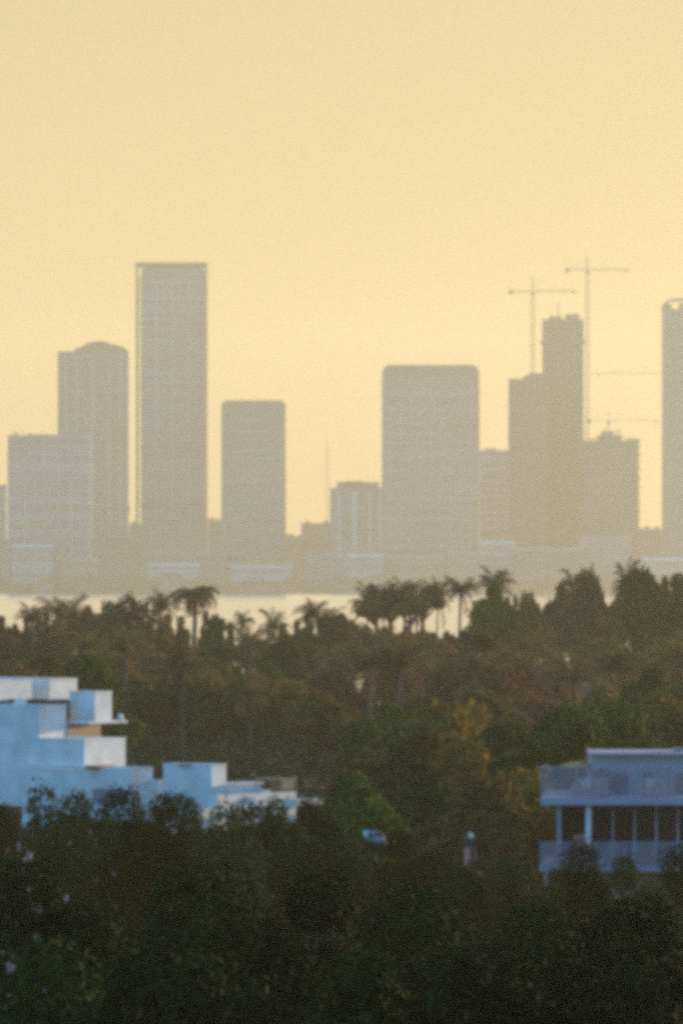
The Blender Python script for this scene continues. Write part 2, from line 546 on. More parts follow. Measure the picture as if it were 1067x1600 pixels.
# dark-topped tower
d = 4600 * KD
w = (447 - 345) / F * d
t = tower_root('tower', 'hazy tower with cut top corners right of the tallest slab tower', 396, d)
h = zr(632, d)
pts = rect(w - 1, 34, 4.5)
MB().prism(pts, 0, h).build('facade', F_WARM, t)
bands(MB(), pts, 4, h - 6, 3.5, 0.5, 0.7).build('slab_edge', M_SLAB, t)
MB().prism(grow(pts, 0.4), h, zr(629, d), rect(w - 3.4, 34, 6)).build('roof_parapet', M_CONCRETE, t)
MB().prism(rect(w - 5.5, 26, 3), zr(629, d), zr(625.5, d)).build('roof_plant', M_CONCRETE, t)
mb = MB()
for i in range(7):
    x = -w / 2 + 3 + i * (w - 6) / 6
    mb.box(x - 0.35, x + 0.35, -1.3, -0.52, 4, h - 5)
mb.build_each('facade_fin', M_SLAB, t)
# rounded big tower in the middle
d = 4580 * KD
w = (750 - 596) / F * d
t = tower_root('tower', 'widest hazy tower in the middle with rounded shoulders', 673, d)
h = zr(586, d)
pts = rounded(w - 1.2, 44, 8)
MB().prism(pts, 0, h).build('facade', F_WARM, t)
bands(MB(), pts, 4, h - 1, 3.6, 0.6, 0.8).build('slab_edge', M_SLAB, t)
q = rounded(w - 2.5, 43, 8); q2 = rounded(w - 5.5, 40, 8)
MB().prism(rounded(w - 0.8, 44, 8), h, zr(578, d), q).build('shoulder', M_CONCRETE, t)
MB().prism(q, zr(578, d), zr(572.5, d), q2).build('crown', M_CONCRETE, t)
MB().prism(rounded(w - 11, 34, 7), zr(572.5, d), zr(570, d)).build('roof_plant', M_CONCRETE, t)
mb = MB()
for i in range(9):
    x = -w / 2 + 8 + i * (w - 16) / 8
    mb.box(x - 0.5, x + 0.5, -1.5, -0.62, 4, h - 2)
mb.build_each('facade_fin', M_SLAB, t)
# medium tower with pale strips left of it
d = 4620 * KD
t, w, h, pts = tower('medium hazy tower with pale vertical strips left of the widest tower', 515, 604, 762, d, 30, F_GREY,
                     plant=[(526, 592, 753), (540, 566, 751.5)])
mb = MB()
for px in (530, 552, 556, 578, 594):
    x = xx(px, d) - t.location.x
    mb.box(x - 0.8, x + 0.8, -1.5, -0.52, 3, h - 3)
mb.build_each('balcony_pier', M_WHITEFAR, t)
# balcony tower right of the widest one
d = 4720 * KD
t, w, h, pts = tower('slim hazy tower with pale balcony bands between the widest tower and the building site', 749, 803, 703, d, 26, F_PALE,
                     edge=M_WHITEFAR, plant=[(757, 776, 700.5)])
mb = MB(); z = 5.0
while z < h - 6:
    mb.box(w / 2 - 9, w / 2 + 1.2, -2.2, -0.52, z, z + 1.1); z += 3.6
mb.build_each('balcony', M_WHITEFAR, t)
# unfinished twin towers
d = 4610 * KD
t, w, h, pts = tower('lower hazy concrete tower joined to the left of the tall unfinished tower', 794, 856, 592, d, 30, F_RAW, band=(3.7, 0.8, 0.6),
                     edge=M_CONCRETE, parapet=False)
MB().box(xx(818, d) - t.location.x, xx(848, d) - t.location.x, 3, 26, h, zr(586.5, d)).build('upper_floor', F_RAW, t)
MB().box(xx(826, d) - t.location.x, xx(846, d) - t.location.x, 5, 24, zr(586.5, d), zr(582.5, d)).build('core_wall', M_CONCRETE, t)
mb = MB()
for i in range(9):
    x = -w / 2 + 1 + i * (w - 2) / 8
    mb.bar((x, 1, h), (x, 1, h + 1.6), 0.25)
mb.build_each('safety_post', M_DARK, t)
d = 4645 * KD
w = (912 - 847) / F * d
t = tower_root('tower', 'tall unfinished hazy tower with a jutting platform and a mast on top', 879.5, d)
h = zr(499, d)
pts = rect(w - 1.4, 28)
MB().prism(pts, 0, h).build('facade', F_RAW, t)
bands(MB(), pts, 4, h - 1, 3.7, 0.7, 0.6).build('slab_edge', M_CONCRETE, t)
MB().prism(grow(pts, 1.8), zr(536, d), zr(531, d)).build('work_platform', M_CONCRETE, t)
mb = MB()
mb.box(xx(858, d) - t.location.x, xx(878, d) - t.location.x, 4, 20, h, zr(494, d))
mb.build('core_wall', M_CONCRETE, t)
MB().box(xx(884, d) - t.location.x, xx(905, d) - t.location.x, 4, 20, h, zr(490.5, d)).build('formwork', M_CONCRETE, t)
pole(t, 872, d, 494, 473, 1.0, 'mast', 8); pole(t, 862, d, 494, 488, 0.5, 'antenna', 8); pole(t, 900, d, 491, 486, 0.4, 'antenna', 8)
mb = MB()
for i in range(10):
    x = -w / 2 + 0.7 + i * (w - 1.4) / 9
    mb.bar((x, 0.5, h), (x, 0.5, h + 1.8), 0.25)
mb.build_each('safety_post', M_DARK, t)
# building site block
d = 4590 * KD
t, w, h, pts = tower('squat unfinished hazy block with rough top right of the tall unfinished tower', 911, 999, 689, d, 32, F_RAW, band=(3.7, 0.9, 0.6),
                     edge=M_CONCRETE, parapet=False)
X = lambda px: xx(px, d) - t.location.x
MB().box(X(934), X(971), 4, 24, h, zr(680, d)).build('upper_floor', F_RAW, t)
MB().box(X(940), X(958), 6, 20, zr(680, d), zr(674, d)).build('core_wall', M_CONCRETE, t)
MB().box(X(979), X(1000), -1.2, 20, h, zr(686, d)).build('work_platform', M_CONCRETE, t)
mb = MB()
for px in (914, 919, 924, 928, 931, 945, 955, 963, 968, 975, 982, 990):
    mb.bar((X(px), 8, h - 1), (X(px), 8, zr({914: 685, 945: 668, 955: 671, 963: 674, 968: 670, 975: 681, 982: 683, 990: 682}.get(px, 683), d)), 1.0)
mb.bar((X(958), 8, zr(675, d)), (X(969), 8, zr(672, d)), 0.6)
mb.build_each('scaffold_pole', M_DARK, t)
mb = MB(); z = 6
while z < h - 4:
    mb.box(w / 2 + 0.1, w / 2 + 1.6, 4, 12, z, z + 0.8); z += 7.4
mb.build_each('loading_deck', M_CONCRETE, t)
# right edge tower with open rounded crown
d = 4600 * KD
w = (1120 - 1035) / F * d
t = tower_root('tower', 'tall hazy tower with an open rounded crown cut off by the right edge', 1077.5, d)
h = zr(483, d)
pts = rounded(w - 1, 36, 5)
MB().prism(pts, 0, h).build('facade', F_GLASS, t)
bands(MB(), pts, 4, h - 1, 3.7, 0.5, 0.6).build('slab_edge', M_SLAB, t)
mb = MB()
arc = [(1036.5, 484), (1037.5, 477), (1041, 471.5), (1048, 468.2), (1060, 467.6), (1075, 467), (1095, 467.5), (1108, 471), (1117, 477), (1118.5, 484)]
for yy in (2.0, 33.0):
    for i in range(len(arc) - 1):
        mb.bar((X0 := xx(arc[i][0], d) - t.location.x, yy, zr(arc[i][1], d)), (xx(arc[i + 1][0], d) - t.location.x, yy, zr(arc[i + 1][1], d)), 1.8)
for px, yy in ((1041, 471.5), (1108, 471)):
    mb.bar((xx(px, d) - t.location.x, 2, zr(yy, d)), (xx(px, d) - t.location.x, 33, zr(yy, d)), 1.2)
mb.build('crown_arch', M_CONCRETE, t)
MB().box(xx(1040, d) - t.location.x, xx(1049, d) - t.location.x, 4, 30, h, zr(474.5, d)).build('stair_core', M_CONCRETE, t)
MB().box(xx(1062, d) - t.location.x, xx(1112, d) - t.location.x, 6, 28, h, zr(473, d)).build('plant_room', M_CONCRETE, t)
mb = MB()
for px in (1040.5, 1046, 1056):
    x = xx(px, d) - t.location.x
    mb.box(x - 0.5, x + 0.5, -1.4, 0.2, 4, h - 3)
mb.build_each('facade_fin', M_SLAB, t)

# low buildings along the far waterfront
low = [
    (-60, 44, 842, 4640, F_GREY, 'long low hazy block at the foot of the broad tower, by the left edge'),
    (20, 84, 851, 4545, F_PALE, 'low hazy block with a pale roof line at the foot of the broad tower'),
    (96, 150, 872, 4550, F_WARM, 'low hazy block left of the gap beside the tallest tower'),
    (140, 213, 838, 4700, F_GREY, 'hazy block filling the foot of the arched tower'),
    (196, 236, 818, 4880, F_GREY, 'narrow hazy block in the gap left of the tallest tower'),
    (230, 312, 880, 4535, F_PALE, 'low pale waterfront building at the foot of the tallest tower'),
    (318, 350, 812, 4850, F_GREY, 'hazy block in the gap right of the tallest tower'),
    (360, 458, 884, 4530, F_PALE, 'long low pale waterfront building at the foot of the cut-corner tower'),
    (440, 476, 838, 4800, F_WARM, 'lowest hazy block in the bright gap right of the cut-corner tower'),
    (470, 520, 817, 4760, F_WARM, 'hazy block left of the medium tower with pale strips'),
    (476, 540, 866, 4540, F_GREY, 'low hazy waterfront block in front of the medium tower'),
    (540, 600, 866, 4535, F_PALE, 'pale waterfront building at the foot of the medium tower'),
    (700, 760, 862, 4540, F_WARM, 'low hazy waterfront block at the right foot of the widest tower'),
    (750, 806, 846, 4560, F_PALE, 'low hazy block with a pale roof line at the foot of the balcony tower'),
    (800, 910, 856, 4530, F_RAW, 'wide hazy podium at the foot of the unfinished towers'),
    (905, 985, 838, 4545, F_GREY, 'hazy podium at the foot of the squat unfinished block'),
    (985, 1046, 826, 4760, F_GREY, 'hazy block in the gap left of the right edge tower'),
    (1000, 1090, 872, 4530, F_PALE, 'low pale waterfront building near the right edge'),
    (600, 690, 868, 4545, F_WARM, 'low hazy waterfront block at the left foot of the widest tower'),
    (290, 372, 862, 4600, F_WARM, 'hazy block bridging the feet of the tallest and cut-corner towers'),
]
R = random.Random(5)
for (x0, x1, yt, d, m, lab) in low:
    d *= KD
    t, w, h, pts = tower(lab, x0, x1, yt, d, 24, m, name='low_building', band=(3.6, 0.4, 0.6), edge=M_WHITEFAR if m is F_PALE else M_SLAB)
    t['category'] = 'building'
    mb = MB()
    for k in range(3):
        a = R.uniform(-w / 2 + 3, w / 2 - 5)
        mb.box(a, a + R.uniform(2, 4.5), 5 + k, 12 + k, h, h + R.uniform(1.2, 2.6))
    mb.build_each('roof_plant', M_CONCRETE, t)

# radio mast
def lattice(mb, a, b, wid, bay, th):
    """Four-legged lattice from a to b, square of side wid."""
    a, b = Vector(a), Vector(b)
    d = (b - a); L = d.length; d.normalize()
    up = Vector((0, 0, 1)) if abs(d.z) < 0.9 else Vector((0, 1, 0))
    s = d.cross(up).normalized() * (wid / 2); u = s.cross(d).normalized() * (wid / 2)
    cs = [-s - u, s - u, s + u, -s + u]
    for c in cs: mb.bar(a + c, b + c, th)
    n = max(1, int(L / bay))
    for i in range(n):
        p, q = a + d * (L * i / n), a + d * (L * (i + 1) / n)
        for k in range(4):
            c0, c1 = cs[k], cs[(k + 1) % 4]
            if i % 2: c0, c1 = c1, c0
            mb.bar(p + c0, q + c1, th * 0.7)

d = 4700 * KD
t = tower_root('radio_mast', 'thin faint lattice mast left of the medium tower with pale strips', 511, d, 'mast')
mb = MB(); lattice(mb, (0, 0, 0), (0, 0, zr(700, d)), 1.5, 3, 0.22); mb.build('lattice', M_CRANE, t)
MB().bar((0, 0, zr(700, d)), (0, 0, zr(684, d)), 0.4).build('aerial', M_CRANE, t)

def crane(label, px, d, ybase, yjib, yapex, left, right, cw_left=True, mw=3.0, th=0.46):
    d *= KD
    t = tower_root('tower_crane', label, px, d, 'crane', 'tower cranes over the building site')
    zb, zj, za = zr(ybase, d), zr(yjib, d), zr(yapex, d)
    mb = MB(); lattice(mb, (0, 0, zb), (0, 0, zj - 1.2), mw, 3.0, th); mb.build('mast', M_CRANE, t)
    mb = MB(); lattice(mb, (0, 0, zj + 1.4), (0, 0, za), mw * 0.45, 2.0, th * 0.8); mb.build('apex', M_CRANE, t)
    xl, xr = xx(left, d) - t.location.x, xx(right, d) - t.location.x
    cj, jb = (xl, xr) if cw_left else (xr, xl)
    mb = MB(); lattice(mb, (0, 0, zj), (jb, 0, zj), 1.5, 2.4, th * 0.62)
    mb.build('jib', M_CRANE, t)
    mb = MB(); lattice(mb, (0, 0, zj), (cj, 0, zj), 1.3, 2.4, th * 0.62); mb.build('counter_jib', M_CRANE, t)
    s = 1 if cj > 0 else -1
    MB().box(min(cj, cj - s * 4), max(cj, cj - s * 4), -1.2, 1.2, zj - 2.4, zj + 0.8).build('counterweight', M_CONCRETE, t)
    MB().box(-1.5, 1.5, -2.2, 1.6, zj - 3.4, zj - 0.9).build('cab', M_DARK, t)
    mb = MB()
    mb.bar((0, 0, za), (jb * 0.75, 0, zj + 0.8), 0.14); mb.bar((0, 0, za), (cj * 0.9, 0, zj + 0.8), 0.14)
    mb.build_each('tie_cable', M_DARK, t)
    tx = jb * 0.9
    MB().box(tx - 1.1, tx + 1.1, -1, 1, zj - 2.0, zj - 0.75).build('trolley', M_DARK, t)
    return t
crane('faint tower crane standing on the lower concrete tower', 832, 4625, 586, 455, 434, 794, 902)
crane('tallest tower crane rising beside the tall unfinished tower', 917, 4660, 905, 421, 403, 882, 984)
crane('faint low tower crane on the squat unfinished block, its arm level with the roofs', 950, 4605, 676, 657, 644, 916, 1032, th=0.24, mw=1.9)
crane('faint tower crane whose arm comes out behind the right edge tower', 1052, 4700, 905, 583, 566, 922, 1086, cw_left=False, th=0.24)

# ------------------------------------------------------------------ foliage builders
def leaf_quads(rng, pos, out, size, flat=0.0):
    """Kite-shaped leaves at pos, facing roughly out."""
    n = len(pos)
    nrm = out + rng.normal(0, 0.75, (n, 3)); nrm[:, 2] += flat
    nrm /= np.linalg.norm(nrm, axis=1, keepdims=True) + 1e-9
    ref = rng.normal(0, 1, (n, 3))
    a = np.cross(nrm, ref); a /= np.linalg.norm(a, axis=1, keepdims=True) + 1e-9
    b = np.cross(nrm, a)
    s = size * rng.uniform(0.6, 1.35, (n, 1))
    a = a * s; b = b * s * 0.62
    v = np.empty((n, 4, 3))
    v[:, 0] = pos - a; v[:, 1] = pos + b * 0.9 + a * 0.1; v[:, 2] = pos + a; v[:, 3] = pos - b * 0.9 + a * 0.1
    return v.reshape(-1, 3), np.arange(n * 4).reshape(-1, 4)

def broadleaf(seed, H, base, R, nclump, nleaf, leaf, mat, label, cat='tree', flat_top=0.0, name='broadleaf_tree', wisp=0.12, fork_at=0.75):
    rng = np.random.default_rng(seed)
    t = tag(empty(name), label, cat)
    ch = H - base                       # crown height
    cen, rad = [], []
    for i in range(nclump):
        for _ in range(60):
            p = rng.uniform(-1, 1, 3)
            if p @ p < 1 and (p[2] > -0.7): break
        q = np.array([p[0] * R * 0.78, p[1] * R * 0.78, base + ch * (0.47 + 0.36 * p[2] * (1 - flat_top))])
        r = R * rng.uniform(0.24, 0.42)
        q[2] = min(q[2], H - r * 0.7)
        cen.append(q); rad.append(r)
    cen[0] = np.array([rng.uniform(-.2, .2) * R, rng.uniform(-.2, .2) * R, H - rad[0] * 0.75])
    cen, rad = np.array(cen), np.array(rad)
    mb = MB()
    fork = base * fork_at + 0.2
    lean = rng.uniform(-0.5, 0.5, 2)
    mb.tube([(0, 0, -0.3), (lean[0] * 0.3, lean[1] * 0.3, fork * 0.5), (lean[0], lean[1], fork)], [H * 0.026, H * 0.02, H * 0.017], 8)
    order = rng.permutation(nclump)[: min(nclump, 9)]
    for k in order:
        c = cen[k]
        m = np.array([lean[0], lean[1], fork]) * 0.45 + c * 0.55; m[2] -= 0.12 * (c[2] - fork)
        mb.tube([(lean[0], lean[1], fork - 0.15), tuple(m), tuple(c)], [H * 0.012, H * 0.008, H * 0.003], 5)
    mb.build('trunk', M_BARK, t, True)
    w = rad ** 2; w /= w.sum()
    pick = rng.choice(nclump, nleaf, p=w)
    dv = rng.normal(0, 1, (nleaf, 3)); dv /= np.linalg.norm(dv, axis=1, keepdims=True)
    bumps = 1 + 0.16 * np.sin(dv[:, :1] * 7 + seed) * np.sin(dv[:, 1:2] * 6 + pick[:, None]) 
    rr = (rng.uniform(0.35, 1.0, (nleaf, 1)) ** 0.5) * bumps
    far = rng.random((nleaf, 1)) < wisp
    rr = np.where(far, rr * rng.uniform(1.0, 1.35, (nleaf, 1)), rr)
    pos = cen[pick] + dv * rr * rad[pick][:, None] * np.array([1, 1, 0.78])
    v, f = leaf_quads(rng, pos, dv + np.array([0, 0, 0.35]), leaf)
    mesh_np('crown', v, f, mat, t)
    return t

def palm(seed, H, L, nf, label, droop=1.0, name='palm_tree', thick=0.17, pairs=26):
    rng = np.random.default_rng(seed)
    t = tag(empty(name), label, 'palm')
    bend = rng.uniform(-0.8, 0.8, 2)
    pts, rad = [], []
    for i in range(9):
        s = i / 8
        pts.append((bend[0] * s * s, bend[1] * s * s, -0.3 + (H - L * 0.28 + 0.3) * s)); rad.append(thick * (1.25 - 0.45 * s) + (0.1 if i == 0 else 0))
    MB().tube(pts, rad, 8).build('trunk', M_PALMBARK, t, True)
    top = np.array(pts[-1])
    V, Fc = [], []
    def add(a, b, c, e):
        n = len(V); V.extend([a, b, c, e]); Fc.append((n, n + 1, n + 2, n + 3))
    for k in range(nf):
        az = 2 * math.pi * k / nf + rng.uniform(-.25, .25)
        el = math.radians(rng.uniform(-35, 78) if k % 3 else rng.uniform(25, 85))
        ln = L * rng.uniform(0.8, 1.1)
        hd = np.array([math.cos(az), math.sin(az), 0]); side = np.array([-math.sin(az), math.cos(az), 0])
        p = top.copy(); ang = el; seg = pairs; prev = p
        for i in range(seg):
            s = (i + 0.5) / seg
            ang -= droop * (0.5 + 1.7 * s) / seg * math.radians(70)
            dr = hd * math.cos(ang) + np.array([0, 0, 1]) * math.sin(ang)
            nx = prev + dr * (ln / seg)
            th = 0.035 * (1 - s) + 0.01
            add(prev - side * th, prev + side * th, nx + side * th, nx - side * th)
            ll = ln * 0.24 * math.sin(math.pi * min(1, 0.12 + 0.88 * s)) ** 0.7 + 0.12
            for sg in (-1, 1):
                out = side * sg * 0.8 + dr * 0.55 + np.array([0, 0, -0.35 - 0.4 * rng.random()])
                out /= np.linalg.norm(out)
                tip = prev + out * ll
                wv = dr * ln / seg * 0.62
                add(prev, prev + wv, tip + wv * 0.25, tip)
            prev = nx
    mesh_np('crown', np.array(V), np.array(Fc), M_PALM, t)
    return t

# ------------------------------------------------------------------ near shore woods
HID = (0, -120, -0.9)
def place(proto, used, px, d, ytop, H0, label, group, wide=1.0, rz=0.0, zmin=3.0, thick=None):
    """Stand a copy of proto at (px, d) with its top at row ytop."""
    gz = ground_z(d)
    h = max(zmin, zy(ytop, d) - gz)
    s = h / H0
    loc = (xx(px, d), d, gz)
    if proto.name not in used:
        used.add(proto.name)
        o = proto; o.location = loc; o.rotation_euler = (0, 0, rz); o.scale = (s * wide, s * wide, s)
    else:
        o = copy_thing(proto, loc, rz, (s * wide, s * wide, s))
    o['label'] = label
    if group: o['group'] = group
    elif 'group' in o: del o['group']
    return o
used = set()
mid = [broadleaf(11 + i, 13.0, 3.2, 4.6 + 0.5 * (i % 3), 15 + 3 * (i % 3), 10000, 0.29, (M_LEAF, M_LEAF2, M_LEAF3, M_LEAF, M_LEAF4, M_LEAF2)[i], 'x', wisp=0.26) for i in range(6)]
shore = [broadleaf(201 + i, 13.0, 6.8, 3.1 + 0.4 * (i % 2), 15, 5200, 0.27, (M_LEAF2, M_LEAF3)[i % 2], 'x', wisp=0.3) for i in range(4)]
umb = [broadleaf(41 + i, 19.0, 14.3, 2.9, 14, 3000, 0.28, M_LEAF2, 'x', flat_top=0.2, wisp=0.4, fork_at=0.97) for i in range(3)]
pal = [palm(61, 13.0, 3.8, 24, 'x'), palm(62, 13.0, 3.4, 20, 'x', 1.2), palm(63, 13.0, 4.2, 26, 'x', 0.9)]

# tree line against the bay, one by one
SIL = 'trees along the bay shore'
sil = [
    ('b', 0, -4, 952, 1050, 0.75, 'bushy tree against the bay water at the left edge'),
    ('p', 0, 50, 957, 1040, 1.0, 'small palm against the bay water, leftmost of the shore palms'),
    ('p', 1, 84, 941, 1045, 1.2, 'shaggy palm with raised fronds left of the round shore tree'),
    ('p', 2, 112, 948, 1050, 1.0, 'palm leaning its fronds right beside the shaggy palm, before the bay'),
    ('b', 1, 165, 940, 1030, 0.85, 'left half of the round shore crown at left, a bushy tree'),
    ('b', 2, 207, 929, 1045, 0.95, 'round bushy shore tree reaching the far waterline at left'),
    ('p', 0, 248, 938, 1050, 1.0, 'palm with feathery fronds between the round tree and the drooping palm'),
    ('P', 0, 302, 917, 1040, 1.15, 'tall drooping palm standing alone against the bay at left'),
    ('b', 3, 340, 962, 1030, 0.6, 'sloping bush at the right foot of the tall drooping palm'),
    ('p', 1, 378, 961, 1035, 0.75, 'small palm left of the lowest gap of the shore trees'),
    ('p', 2, 432, 967, 1045, 0.75, 'small palm right of the lowest gap of the shore trees'),
    ('p', 0, 484, 951, 1045, 1.0, 'palm with a bent frond over the shore bushes left of centre'),
    ('b', 4, 500, 962, 1030, 0.8, 'low bushy tree under the bent frond palm by the bay'),
    ('p', 1, 522, 956, 1040, 0.9, 'palm beside the bent frond palm, left of the flat canopy trees'),
    ('b', 5, 545, 965, 1050, 0.6, 'low bush left of the flat canopy trees on the shore'),
    ('p', 0, 597, 926, 1044, 0.9, 'shaggy palm between the two leftmost high shore crowns'),
    ('p', 2, 626, 924, 1041, 1.0, 'shaggy palm in the middle of the high shore crowns'),
    ('p', 1, 651, 920, 1039, 0.9, 'shaggy palm left of the rightmost high shore crown'),
    ('p', 0, 680, 921, 1043, 0.8, 'palm hanging its fronds off the right end of the high shore crowns'),
    ('u', 0, 586, 929, 1040, 1.0, 'leftmost high shore crown on a bare trunk, bay light showing below it'),
    ('u', 1, 612, 920, 1048, 1.1, 'ragged high shore crown on a bare trunk right of the thick trunked palm'),
    ('u', 2, 640, 925, 1036, 1.0, 'lower high shore crown on a bare trunk in the middle of the flat canopy'),
    ('u', 0, 664, 915, 1045, 0.95, 'rightmost high shore crown on a bare trunk, left of the star-shaped palm'),
    ('p', 2, 569, 930, 1045, 0.8, 'thick trunked palm beside the left flat-topped tree'),
    ('P', 1, 716, 913, 1050, 1.0, 'star-shaped palm standing in the bay light right of the flat-topped trees'),
    ('b', 0, 772, 913, 1040, 0.9, 'pointed bushy tree right of the star-shaped palm'),
    ('b', 1, 822, 926, 1040, 0.85, 'bushy shore tree left of the first bright gap at right'),
    ('p', 0, 770, 905, 1060, 0.9, 'palm tips rising out of the pointed bushy tree'),
    ('b', 2, 912, 897, 1020, 0.95, 'tall bushy shore tree between the two bright gaps at right'),
    ('p', 1, 890, 899, 1030, 0.9, 'palm fronds poking from the tall tree between the bright gaps'),
    ('b', 3, 1008, 898, 1020, 0.95, 'tall bushy shore tree right of the second bright gap'),
    ('p', 2, 975, 896, 1025, 0.8, 'palm fronds on the left shoulder of the tall tree near the right edge'),
    ('b', 4, 1064, 903, 1025, 0.9, 'tall bushy shore tree cut off by the right edge'),
]
Pp = [palm(71, 18.0, 4.6, 44, 'x', 2.0, thick=0.3), palm(72, 18.0, 3.6, 26, 'x', 1.1, thick=0.2)]
FILL = [(4, 962), (24, 975), (40, 962), (60, 968), (72, 956), (98, 954), (120, 956), (140, 948), (186, 940), (228, 940), (246, 952), (264, 958), (284, 962), (322, 955), (346, 966),
        (362, 972), (388, 992), (405, 1000), (420, 984), (444, 974), (462, 968), (480, 960), (512, 960), (532, 958), (552, 968), (570, 978), (590, 988), (603, 980), (618, 990), (634, 976), (648, 990), (662, 982), (678, 988),
        (700, 986), (720, 985), (738, 962), (754, 935), (790, 932), (806, 930), (838, 942), (858, 972), (880, 918), (898, 904), (926, 910), (868, 938), (872, 955), (936, 928), (942, 948), (960, 950), (968, 934), (990, 906), (990, 903), (1018, 905), (1036, 908), (1052, 905)]
for (px, yt) in FILL:
    sil.append(('s', R.randrange(4), px, yt, 1056 + R.uniform(-8, 14), 1.0, 'small bushy tree in the low shore thicket under the palms'))
HALF = {0: 28, 165: 42, 207: 46, 340: 30, 500: 40, 545: 28, 772: 50, 822: 42, 912: 52, 1008: 74, 1064: 58}
R0 = [4.6 + 0.5 * (i % 3) for i in range(6)]
for (k, i, px, yt, d, wide, lab) in sil:
    src, H0 = {'b': (mid, 13.0), 'u': (umb, 19.0), 'p': (pal, 13.0), 'P': (Pp, 18.0), 's': (shore, 13.0)}[k]
    if px > 860: yt -= 7
    h = zy(yt, d) - GZ
    if k == 'b': wide = HALF.get(px, 26) * 0.97 * d / F / (R0[i] * h / 13.0)
    if k == 's': wide = R.uniform(14, 22) * d / F / ((3.1 + 0.4 * (i % 2)) * h / 13.0)
    if k == 'p': wide *= (13.0 / h) ** 0.5 * 0.9
    if px > 860 and k == 'p': yt += 8; wide *= 0.75
    place(src[i], used, px, d, yt, H0, lab, 'shore thicket trees' if k == 's' else SIL, wide, R.uniform(0, 6.28))

# the wood between the shore and the houses
BANDS = [
    (850, 'brownish hazed broadleaf tree in the far part of the wood below the bay', 'hazed trees in the far part of the wood'),
    (600, 'olive broadleaf tree in the middle of the wood behind the white villa', 'olive trees in the middle of the wood'),
    (0, 'dark green broadleaf tree in the near part of the wood between the two houses', 'dark green trees between the two houses'),
]
PB = [
    (700, 'palm sunk among the hazed far trees of the wood', 'palms in the far wood'),
    (0, 'palm sunk among the nearer dark trees of the wood', 'palms in the near wood'),
]
rr_ = random.Random(21)
SKIP = set()
n = 0
d = 385.0
while d < 1050:
    wpx = 8.2 / d * F
    px = -60 + rr_.uniform(0, wpx)
    while px < 1130:
        dd = d * rr_.uniform(0.985, 1.015)
        Hh = rr_.uniform(10.3, 14.2)
        yt = HOR + (CAM_Z - GZ - Hh) * F / dd
        if dd > 940: yt = max(yt, 984 + rr_.uniform(0, 14))
        is_palm = rr_.random() < 0.34
        kk = rr_.choice((0, 1, 2, 3, 5, 1, 2) if dd > 640 else (0, 3, 0, 3, 5, 1)); k3 = rr_.randrange(3)
        rz = rr_.uniform(0, 6.28); wd = rr_.uniform(0.9, 1.15)
        ok = True
        # keep the view of the villa and of the right house open
        if dd < 650 and px < 560:
            lim = 1282 if px < 470 else 1250
            if dd > 585 or yt < lim - 60: ok = False
            yt = max(yt, lim + rr_.uniform(0, 25))
        if dd < 385 and px > 790: ok = False
        if 230 < px < 420 and 640 < dd < 800 and rr_.random() < 0.75: kk = 4  # trees here take the leaf colour with top light painted in
        if dd < 560: is_palm = False
        n += 1
        if ok and n not in SKIP:
            if is_palm:
                lab, grp = next((l, g_) for lim_, l, g_ in PB if dd >= lim_)
                place(pal[k3], used, px, dd, yt - 6, 13.0, lab, grp, 1.1, rz)
            else:
                lab, grp = next((l, g_) for lim_, l, g_ in BANDS if dd >= lim_)
                place(mid[kk], used, px, dd, yt, 13.0, lab, grp, wd, rz)
        px += wpx * rr_.uniform(0.8, 1.2)
    d *= 1.075
# a pale trunk standing out of the wood above the villa
pt = palm(81, 13.0, 3.2, 18, 'palm with a pale bare trunk above the roof of the white villa', thick=0.22)
pt.location = (xx(197, 720), 720, GZ); pt.scale = (1, 1, (zy(1000, 720) - GZ) / 13.0)

# undergrowth that closes the gaps between trunks
rng = np.random.default_rng(3)
N = 110000
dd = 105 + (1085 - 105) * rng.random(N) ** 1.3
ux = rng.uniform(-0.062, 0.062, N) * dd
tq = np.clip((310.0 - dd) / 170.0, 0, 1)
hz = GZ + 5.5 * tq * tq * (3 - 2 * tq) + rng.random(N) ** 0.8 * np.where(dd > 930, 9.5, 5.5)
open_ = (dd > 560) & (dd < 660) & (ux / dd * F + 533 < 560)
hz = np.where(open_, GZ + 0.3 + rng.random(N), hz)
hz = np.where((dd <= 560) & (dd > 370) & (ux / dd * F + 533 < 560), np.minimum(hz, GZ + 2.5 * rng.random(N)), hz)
open2 = (dd > 315) & (dd < 365) & (ux / dd * F + 533 > 800)
hz = np.where(open2, GZ + 0.3 + rng.random(N), hz)
pos = np.stack([ux, dd, hz], 1)
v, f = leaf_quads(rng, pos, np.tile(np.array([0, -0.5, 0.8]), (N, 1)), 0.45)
tag(mesh_np('undergrowth', v, f, M_UNDER), 'dark shrubs and ground cover under the trees', None, None, 'stuff')

